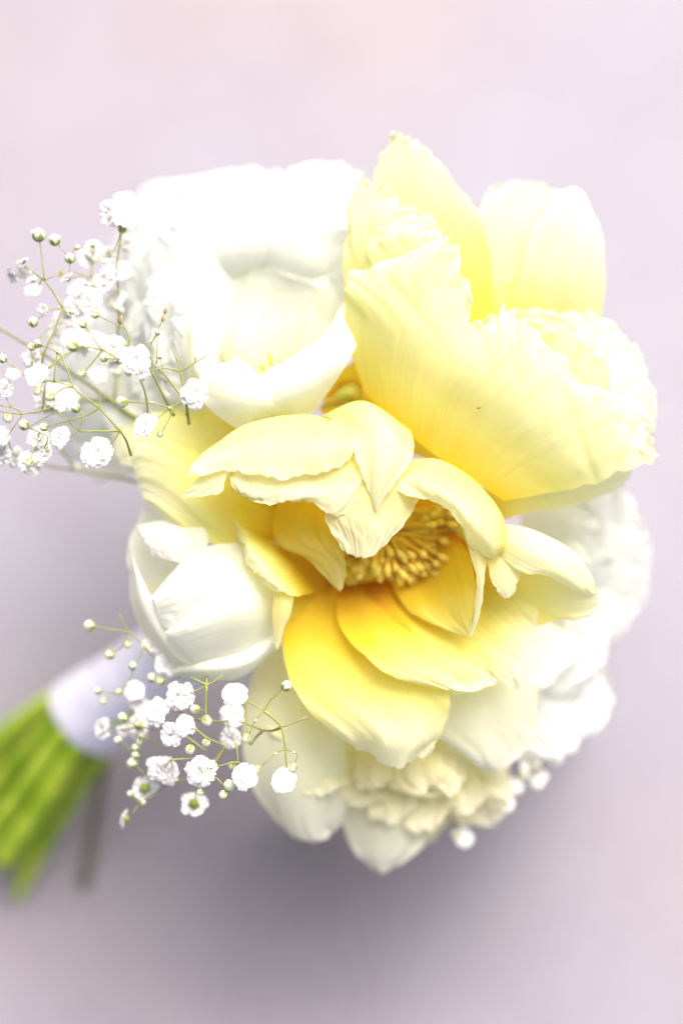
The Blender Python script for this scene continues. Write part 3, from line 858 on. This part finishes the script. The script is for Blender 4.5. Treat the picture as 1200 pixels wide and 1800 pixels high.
def twigs(sprig, lines, z0, rad=1.5):
    """lines: list of (radius or None, [(x, y, dz)...])"""
    for ln in lines:
        r0 = rad
        if not isinstance(ln[0], (tuple, list)):
            r0, ln = ln[0], ln[1:]
        pts = [(p[0], p[1], z0 + (p[2] if len(p) > 2 else 0)) for p in ln]
        rr = [r0 * (1.12 - .3 * i / (len(pts) - 1)) for i in range(len(pts))]
        rr[0] *= 1.25
        tube('stem', pts, rr, M_TWIG, sprig, 5)
        for a_, b_ in zip(pts[:-1], pts[1:]):
            for t_ in (0, .25, .5, .75, 1):
                TWIG_PTS.setdefault(sprig.name, []).append([a_[i_] * (1 - t_) + b_[i_] * t_ for i_ in range(3)])

GB = 'sprigs of tiny white filler blossom'
def sprig(label, base):
    return thing('gypsophila_sprig', label, 'sprig', base, GB)

# --- left thicket
s = sprig('sprig with two crisp round blossoms and bare forked twigs over the open white tulip', (330, 730, -60))
twigs(s, [(2.2, (332, 745, -70), (326, 697, -8), (320, 668, 0), (318, 652, 0)), (1.3, (318, 652), (310, 630), (301, 608)), (1.4, (318, 652), (338, 640), (361, 626)), (1.2, (342, 637), (344, 630), (343, 626)),
          (1.5, (318, 652), (290, 647), (263, 652)), (2.0, (322, 700, -5), (295, 665, -8), (268, 638, -10)), (1.0, (288, 648), (285, 640), (281, 630)),
          (2.6, (305, 730, -70), (290, 700, -45), (266, 652, -30)), (1.2, (275, 640, -12), (276, 610, -16), (277, 588, -20)), (1.0, (270, 640, -14), (264, 612, -20), (275, 585, -24), (290, 552, -28)),
          (1.0, (276, 588, -20), (268, 600, -18), (252, 605, -18), (251, 612, -18)),
          (1.6, (326, 706), (312, 711), (298, 716)), (1.2, (298, 716), (268, 709), (224, 706)), (1.1, (298, 716), (288, 726), (276, 737)), (1.1, (303, 716), (298, 735), (284, 760)), (1.3, (298, 716), (305, 714), (311, 711)),
          (2.0, (328, 690, -20), (329, 710, -30), (327, 730, -40))], 0)
blossom(s, 342, 692, 0, 27, (.1, 0, 1)); blossom(s, 257, 750, 0, 26, (-.4, .4, .7))
bud(s, 215, 706, 0, 10.5, (-1, 0, .25)); bud(s, 281, 763, 0, 6, (-.3, -1, .3)); bud(s, 281, 627, -2, 4.5, (0, 1, .3))
bud(s, 277, 584, -20, 5.5, (.2, .7, .3)); bud(s, 290, 546, -28, 6, (.2, 1, .2), dry=True); bud(s, 286, 560, -28, 6, (.1, 1, .2), dry=True)
for x, y in ((267, 708), (298, 717), (343, 628)):
    bud(s, x, y, 1, 2.6, (0, 1, .5))

s = sprig('sprig carrying a crumpled blossom pair and a side bud beside the tulip edge', (250, 720, -60))
twigs(s, [(1.8, (262, 740, -70), (255, 690, -40), (240, 650, -22), (228, 602, -20)), (1.2, (228, 602), (222, 580), (205, 570), (168, 553)), (1.0, (222, 580), (217, 572), (213, 566)),
          (1.3, (240, 632), (205, 630), (184, 630)), (1.2, (180, 615, -6), (160, 640, -4), (146, 655)), (1.3, (228, 640, -8), (180, 614, -4), (150, 573)), (1.2, (180, 614, -4), (155, 610), (128, 607))], -18)
blossom(s, 238, 632, -16, 28, (.2, .1, 1)); blossom(s, 249, 655, -10, 15, (.3, -.3, 1)); blossom(s, 200, 612, -60, 24); blossom(s, 205, 640, -75, 17)
for x, y, r in ((183, 629, 7.5), (144, 657, 8), (167, 553, 7), (146, 570, 7), (226, 656, 6), (220, 605, 4)):
    bud(s, x, y, -18, r)
bud(s, 127, 607, -18, 11, (-.9, .3, .3)); bud(s, 212, 563, -20, 8, (.2, 1, .3), dry=True)

s = sprig('sprig with a many forked bare twig and frilled blossom near the pale outer petal', (215, 765, -50))
twigs(s, [(2.0, (230, 800, -60), (222, 775, -20), (211, 757, 0)), (1.9, (211, 757), (193, 737), (175, 717)), (1.6, (175, 717), (152, 700), (130, 681), (118, 650), (105, 620)), (1.2, (175, 717), (175, 700), (172, 681)),
          (1.5, (175, 717), (160, 726), (147, 732)), (1.2, (147, 732), (120, 739), (84, 750)), (1.2, (147, 732), (142, 748), (132, 763)), (1.1, (146, 731), (144, 726), (136, 720)),
          (1.8, (211, 757), (175, 758), (140, 758)), (1.2, (140, 758, 0), (120, 740, -10), (98, 724, -20)), (1.4, (211, 757), (203, 770), (190, 785)),
          (1.3, (130, 681), (112, 682), (94, 695)), (1.2, (130, 681), (112, 674), (95, 671)), (1.4, (95, 671), (97, 645), (100, 622)), (1.2, (95, 671), (86, 668), (79, 666)), (1.1, (105, 620), (92, 614), (76, 608))], 0)
blossom(s, 107, 770, 0, 21, (-.3, .2, .8)); blossom(s, 172, 798, -4, 29, (-.1, .2, 1))
for x, y, r in ((133, 717, 9), (88, 697, 8.5), (77, 751, 7.5), (103, 619, 5), (67, 603, 7), (55, 610, 7), (66, 688, 7.5)):
    bud(s, x, y, -2, r)

s = sprig('tall sprig of globe buds rising over bare mauve surface', (100, 640, -90))
twigs(s, [(2.0, (70, 660, -20), (77, 622, 0), (95, 580, 0), (110, 540, 0)), (1.8, (110, 540), (95, 515), (78, 492)), (1.3, (78, 492), (74, 455), (70, 424)), (1.3, (78, 492), (62, 480), (46, 468)), (1.0, (78, 492), (95, 485), (116, 487)),
          (1.0, (123, 455), (112, 440), (100, 428)), (1.2, (110, 540), (98, 544), (86, 543)), (1.2, (110, 540), (117, 548), (126, 548)), (1.0, (120, 492), (122, 475), (123, 458)), (1.1, (120, 490), (140, 484), (160, 488))], -62)
for x, y, r in ((68, 413, 12), (96, 422, 10), (123, 454, 9), (58, 566, 9), (136, 435, 5), (151, 499, 4), (126, 548, 5)):
    bud(s, x, y, -62, r, (rg.uniform(-.3, .3), 1, .3))
blossom(s, 66, 408, -62, 12, (-.1, 1, .3)); blossom(s, 96, 418, -62, 10, (-.2, 1, .3)); blossom(s, 40, 460, -62, 12, (-.4, 1, .2))
blossom(s, 24, 482, -75, 17, (-.6, -.3, .4)); blossom(s, 40, 478, -72, 14, (.1, -.5, .5)); blossom(s, 57, 492, -66, 11, (-.3, .6, .3))
blossom(s, 76, 543, -58, 11, (-.3, -.2, 1)); blossom(s, 118, 490, -66, 13, (-.6, .7, .3)); blossom(s, 58, 512, -120, 16)
bud(s, 108, 480, -70, 7, dry=True)

s = sprig('high blurred sprig with a bright double blossom against the brilliant white peony', (190, 520, -160))
twigs(s, [(2.0, (205, 600, -60), (210, 552, -30), (208, 510, -10), (205, 470, 0), (214, 404, 20)), (1.4, (208, 510), (185, 510), (168, 505), (160, 486)), (1.3, (160, 486), (163, 460), (166, 435)), (1.2, (214, 404, 20), (205, 430, 20), (194, 452, 20)),
          (1.2, (166, 455), (180, 448), (195, 440)), (1.2, (160, 486), (145, 482), (130, 478)), (1.2, (210, 552), (190, 530), (175, 520))], -100)
for x, y, r, z in ((195, 375, 24, -85), (213, 388, 24, -80), (222, 355, 22, -150), (165, 440, 20, -120), (190, 450, 22, -120), (150, 455, 18, -125), (205, 480, 26, -110), (180, 500, 26, -110),
                   (160, 530, 24, -100), (130, 540, 22, -110), (205, 530, 22, -120), (140, 510, 22, -115), (225, 430, 20, -140)):
    blossom(s, x, y, z, r)
for x, y, r in ((215, 402, 8), (162, 430, 6), (160, 525, 6), (166, 456, 5), (212, 545, 6)):
    bud(s, x, y, -98, r)

s = sprig('sprig whose white blossoms cluster over the half hidden white peony', (80, 700, -120))
twigs(s, [(1.6, (75, 720, -30), (78, 690, -20), (80, 650, 0)), (1.5, (85, 718, -20), (60, 724, -4), (40, 728, 0)), (1.4, (40, 728), (28, 718), (0, 712)), (1.3, (40, 728), (25, 726), (-10, 722)), (1.3, (40, 728), (28, 745), (12, 768)),
          (1.2, (20, 715), (14, 704), (8, 694)), (1.2, (77, 664), (56, 662), (40, 658)), (1.2, (38, 655), (26, 645), (10, 634)), (1.1, (57, 640), (56, 625), (55, 614)), (1.2, (52, 752), (70, 760), (85, 768)), (1.0, (100, 718), (90, 728), (55, 748))], -40)
for x, y, r, z in ((65, 660, 22, -40), (58, 630, 22, -90), (8, 682, 17, -36), (24, 658, 14, -36), (0, 770, 22, -50), (4, 800, 20, -70), (66, 770, 22, -60), (74, 800, 20, -58), (52, 815, 24, -62),
                   (30, 805, 20, -110), (110, 700, 30, -110), (80, 700, 26, -100), (95, 715, 24, -120), (130, 600, 24, -110), (140, 610, 20, -120), (120, 560, 26, -120), (100, 590, 24, -125), (165, 600, 22, -95), (170, 660, 18, -120)):
    blossom(s, x, y, z, r)
for x, y, r in ((5, 630, 8), (14, 735, 8.5), (42, 747, 9.5), (52, 814, 8), (84, 790, 5), (65, 608, 4)):
    bud(s, x, y, -36, r)

s = sprig('long bare grey green twig reaching out over bare surface behind the blossoms', (220, 730, -190))
twigs(s, [(2.8, (240, 735, 0), (150, 672, 10), (75, 622, 20), (-30, 560, 30)), (2.6, (260, 850, -60), (170, 832, -50), (70, 815, -40), (-20, 790, -30)), (2.6, (133, 822, -46), (118, 802, -40), (105, 785, -36)), (3.4, (240, 740, -20), (205, 708, -10), (205, 660, -5)),
          (2.6, (215, 705), (120, 706), (60, 725))], -160)
bud(s, 134, 822, -205, 7); bud(s, 205, 655, -165, 7); bud(s, 206, 708, -172, 8)

# --- lower-left thicket over the ribbon
s = sprig('sprig with curved forked twigs and frilly blossoms over the creamy drooping petal', (480, 1290, -70))
twigs(s, [(1.6, (424, 1226), (444, 1238), (464, 1250)), (2.0, (464, 1250), (480, 1263), (495, 1278)), (1.7, (495, 1278), (500, 1305), (504, 1356)), (1.5, (464, 1250), (474, 1232), (478, 1228), (496, 1211)), (1.2, (464, 1250), (449, 1267), (438, 1290)),
          (1.5, (495, 1278), (515, 1271), (538, 1261)), (1.1, (502, 1317), (486, 1324), (462, 1345)), (1.1, (502, 1317), (515, 1322), (522, 1328), (517, 1345)), (2.4, (495, 1278), (480, 1284, -20), (463, 1284, -40)),
          (1.8, (463, 1284, -40), (440, 1275, -44), (420, 1268, -48)), (2.2, (463, 1284, -40), (450, 1296, -50), (438, 1305, -60), (430, 1230, -150))], -12)
blossom(s, 414, 1222, -14, 25, (-.2, .5, .8)); blossom(s, 498, 1372, -8, 24, (.1, .3, 1)); blossom(s, 430, 1366, -8, 24, (0, .3, 1))
for x, y, r in ((503, 1206, 9.5), (432, 1298, 8.5), (514, 1350, 9), (452, 1353, 8)):
    bud(s, x, y, -10, r)
for x, y in ((449, 1267), (485, 1325), (516, 1323)):
    bud(s, x, y, -11, 2.6)

s = sprig('sprig of paired white pompon blossoms hanging below the closed tulip', (365, 1210, -120))
twigs(s, [(2.2, (363, 1180, -60), (363, 1205, 0), (361, 1235, 4), (362, 1262, 4)), (1.8, (363, 1205), (350, 1198), (335, 1192)), (1.8, (363, 1205), (376, 1198), (390, 1188)), (1.4, (363, 1205), (352, 1211), (340, 1216)),
          (1.6, (343, 1282, 8), (365, 1298, 10), (395, 1311, 10)), (1.6, (395, 1311, 10), (388, 1325, 10), (375, 1345, 12)), (1.6, (398, 1312, 0), (385, 1325, -4), (372, 1345, -4)), (1.5, (415, 1305, 10), (417, 1325, 20), (418, 1340, 24)), (1.2, (418, 1340, 30), (400, 1343, 34), (370, 1351, 36)), (1.2, (418, 1340, 30), (428, 1346, 32), (436, 1352, 34)),
          (1.4, (380, 1368, 10), (392, 1380, 10), (398, 1385, 10)), (2.0, (345, 1265, -10), (375, 1268, -20), (400, 1268, -30)), (1.5, (330, 1297, 4), (345, 1308, 6), (362, 1320, 6)), (1.4, (300, 1336, 0), (330, 1334, 0), (345, 1332, 0))], -44)
blossom(s, 315, 1222, -52, 26, (.1, -.1, 1)); blossom(s, 275, 1252, -56, 25, (-.3, .2, .9)); blossom(s, 302, 1290, -50, 23, (0, -.2, 1)); blossom(s, 326, 1276, -44, 19, (.2, .1, 1)); blossom(s, 355, 1357, -26, 29, (-.2, .1, 1))
blossom(s, 408, 1258, -100, 22, (0, .2, 1)); blossom(s, 406, 1296, -95, 21, (0, -.2, 1)); blossom(s, 285, 1352, -76, 26, (.2, -.3, .8)); blossom(s, 300, 1358, -84, 22)
for x, y, r in ((343, 1247, 9), (363, 1267, 10), (363, 1305, 8.5), (334, 1318, 9), (352, 1393, 6), (392, 1397, 8), (408, 1346, 7), (365, 1352, 6)):
    bud(s, x, y, -20 if y > 1340 else -40, r)
bud(s, 403, 1381, -20, 11, (.1, .2, 1))

s = sprig('sprig of small green buds scattered over the white ribbon', (270, 1180, -170))
twigs(s, [(1.3, (160, 1101), (195, 1107), (225, 1110)), (1.3, (209, 1080), (217, 1096), (225, 1110)), (1.5, (225, 1110), (240, 1122), (253, 1136)), (1.0, (225, 1110), (224, 1120), (224, 1130)), (1.2, (253, 1136), (246, 1155), (235, 1172)), (1.6, (253, 1136), (280, 1165, -10), (320, 1190, -30)),
          (1.2, (272, 1196), (295, 1196), (320, 1190)), (1.1, (233, 1172), (230, 1190), (210, 1217)), (1.2, (243, 1277, 10), (265, 1282, 10), (290, 1290, 10)), (1.2, (248, 1296), (270, 1304), (285, 1310))], -100)
for x, y, r in ((157, 1100, 10), (224, 1133, 7), (233, 1171, 7), (267, 1192, 8.5), (282, 1197, 8.5), (209, 1217, 6), (172, 1215, 7), (182, 1233, 6), (216, 1262, 9), (243, 1277, 7.5), (249, 1294, 7), (245, 1304, 6)):
    bud(s, x, y, -100, r)
bud(s, 193, 1151, -115, 9, (-1, .1, .2))
for x, y, r, z in ((293, 1168, 22, -112), (265, 1137, 17, -118), (236, 1216, 20, -125), (246, 1278, 26, -128), (183, 1281, 22, -118), (215, 1285, 12, -140), (245, 1240, 18, -140)):
    blossom(s, x, y, z, r, (-.6, .1, .5) if x < 190 else None)

s = sprig('lowest sprig with blossoms turned away showing green calyxes beside the handle', (260, 1370, -190))
twigs(s, [(1.4, (236, 1343), (248, 1356), (264, 1366)), (1.7, (264, 1366), (282, 1374), (300, 1377)), (1.7, (300, 1377), (330, 1368), (360, 1345, 20)), (1.3, (245, 1412), (270, 1395), (300, 1377)), (1.3, (230, 1432), (242, 1418), (250, 1406)), (1.1, (240, 1330), (238, 1335), (235, 1342)), (1.4, (360, 1345, 20), (352, 1375), (342, 1405))], -104)
blossom(s, 255, 1386, -112, 24, (-.2, .2, -1)); blossom(s, 341, 1413, -108, 24, (0, -.3, -1)); blossom(s, 221, 1440, -112, 18, (-.9, .3, .1)); blossom(s, 272, 1345, -95, 15)
for x, y, r in ((233, 1342, 9.5), (238, 1328, 7), (238, 1315, 7), (207, 1302, 7), (229, 1396, 6), (250, 1410, 6), (270, 1352, 8)):
    bud(s, x, y, -104, r)

# --- far sprigs peeking out below
s = sprig('blurred sprig peeking out between the greyish and creamy white peonies', (930, 1330, -310))
twigs(s, [(2, (900, 1300, -20), (935, 1345, 0), (970, 1330, 0)), (1.6, (935, 1345), (942, 1362), (948, 1375)), (1.6, (920, 1325), (955, 1305), (990, 1300)), (1.6, (935, 1345), (905, 1375), (885, 1410))], -270)
for x, y, r in ((975, 1332, 15), (948, 1372, 20), (985, 1300, 11), (905, 1382, 14), (888, 1414, 18), (925, 1345, 13)):
    blossom(s, x, y, -270, r)
for x, y, r in ((940, 1345, 9), (920, 1362, 9), (960, 1315, 8), (995, 1290, 7)):
    bud(s, x, y, -268, r)
s = sprig('lone blurred blossom sprig under the creamy peony', (800, 1440, -310))
twigs(s, [(2, (780, 1420, -30), (800, 1452, 0), (815, 1475, 0))], -270)
blossom(s, 813, 1474, -270, 18); bud(s, 800, 1466, -268, 9)

# ------------------------------------------------------------------ ribbon, stems
def handle_point(t):
    a = np.array([398, 1098, -370.]); b = np.array([148, 1264, -540.])
    return a + (b - a) * t
ax = W(handle_point(1)) - W(handle_point(0)); axl = np.linalg.norm(ax); ax /= axl
e1 = np.cross(ax, CB); e1 /= np.linalg.norm(e1); e2 = np.cross(ax, e1)
rib = thing('ribbon_wrap', 'white satin ribbon wound round the stems', 'ribbon', handle_point(.5))
R0 = 86 * S
def band(t0, t1, r, name):
    V, F, ns, nt = [], [], 48, 10
    for i in range(nt + 1):
        t = t0 + (t1 - t0) * i / nt
        c = W(handle_point(t))
        lip = -0.0008 if i in (0, nt) else 0
        for k in range(ns):
            a = 2 * math.pi * k / ns
            sl = .10 * math.cos(a)                     # wound at a slant
            rr = r * (1 + .012 * math.sin(3 * a + t0 * 20) + .008 * math.sin(7 * a + t * 9)) * (1 - .06 * (1 - t)) + lip
            V.append(c + ax * sl * axl * .25 + (e1 * math.cos(a) + e2 * math.sin(a)) * rr)
    for i in range(nt):
        for k in range(ns):
            F.append([i * ns + k, i * ns + (k + 1) % ns, (i + 1) * ns + (k + 1) % ns, (i + 1) * ns + k])
    o = mesh_obj(name, V, F, M_RIB, rib)
    return o
for k in range(5):
    band(k * .2 - .02, min(1.0, k * .2 + .235), R0 * (1 + .012 * k), 'ribbon_turn')

rs = random.Random(9)
starts = []   # (ring, angle) of each stem in the bundle
for ring, cnt in ((0, 1), (.45, 6), (.82, 11)):
    for k in range(cnt):
        starts.append((ring, 2 * math.pi * (k + .3 * ring) / cnt))
ends = {}
def stem_group():
    for i, (ring, a) in enumerate(starts):
        off = (e1 * math.cos(a) + e2 * math.sin(a)) * ring * R0
        p0 = W(handle_point(.55)) + off * .95
        p1 = W(handle_point(1.0)) + off * .95
        # flare: stems that start on the image-bottom side droop more steeply, others run on to the left
        down = -(off @ CU) / R0             # +1 at the image-bottom side
        tow = (off @ CB) / R0
        rgt = (off @ CX) / R0
        ty = 1340 + 215 * (down * .5 + .5) + rs.uniform(-14, 14)
        tx = -70 + 95 * (down * .5 + .5) + 30 * rgt + rs.uniform(-10, 10)
        gz = ground_z(ty)
        rad = rs.choice((13, 15, 18, 22, 24)) * rs.uniform(.95, 1.05)
        tz = gz + rad * 1.05 + (tow * .5 + .5) * 95
        p2 = W((tx, ty, tz))
        pm = p1 * .5 + p2 * .5 + off * .12
        yield i, [p0, p1, pm, p2], rad * S, tz - gz
labs = {}
def stem_thing(i, pts, rad, low):
    mat = M_STEM2 if (i % 4 == 1) else M_STEM
    V, F = tube_geo(pts, [rad * .92, rad * .95, rad, rad * 1.03], 12, 8)
    P2 = np.array(pts[-1])
    base = P2
    o = bpy.data.objects.new('flower_stem', None); o.empty_display_size = .01; col.objects.link(o); o.location = base
    if mat is M_STEM2:
        o['label'] = 'darker olive cut stem in the bundle below the ribbon'
    else:
        o['label'] = 'fresh light green cut stem in the bundle below the ribbon'
    o['category'] = 'stem'; o['group'] = 'cut stems below the ribbon' if mat is M_STEM else 'olive cut stems below the ribbon'
    mesh_obj('stalk', V, F, mat, o)
    # pale cut face
    T = P2 - np.array(pts[-2]); T /= np.linalg.norm(T)
    x = np.cross(T, CB); x /= np.linalg.norm(x); y = np.cross(T, x)
    Vc = [P2 + T * .0006 + (x * math.cos(2 * math.pi * k / 12) + y * math.sin(2 * math.pi * k / 12)) * rad * .98 for k in range(12)]
    mesh_obj('cut_end', Vc, [list(range(12))], M_BUD, o, smooth=False)
for args in stem_group():
    stem_thing(*args)

def lone(name, label, pts, rads, mat, sides=12):
    P2 = W(pts[-1])
    o = bpy.data.objects.new(name, None); o.empty_display_size = .01; col.objects.link(o); o.location = P2
    o['label'], o['category'] = label, 'stem'
    V, F = tube_geo([W(p) for p in pts], np.array(rads) * S, sides, 8)
    mesh_obj('stalk', V, F, mat, o)
    return o
lone('flower_stem', 'yellow green stem with its pointed leaf tip on the surface below the bundle',
     [(215, 1275, -520), (165, 1345, -600), (95, 1450, -670), (42, 1545, ground_z(1545) + 20), (30, 1585, ground_z(1585) + 8)], [18, 19, 20, 17, 6], M_STEM)
lone('bare_stem', 'thin dull grey brown stem dangling apart from the green bundle',
     [(205, 1270, -550), (186, 1335, -600), (165, 1450, -670), (147, 1556, ground_z(1556) + 12)], [11, 11, 11.5, 12], M_STICK)

print('objects', len(bpy.data.objects), 'tris', sum(len(o.data.polygons) * 2 for o in bpy.data.objects if o.type == 'MESH'))
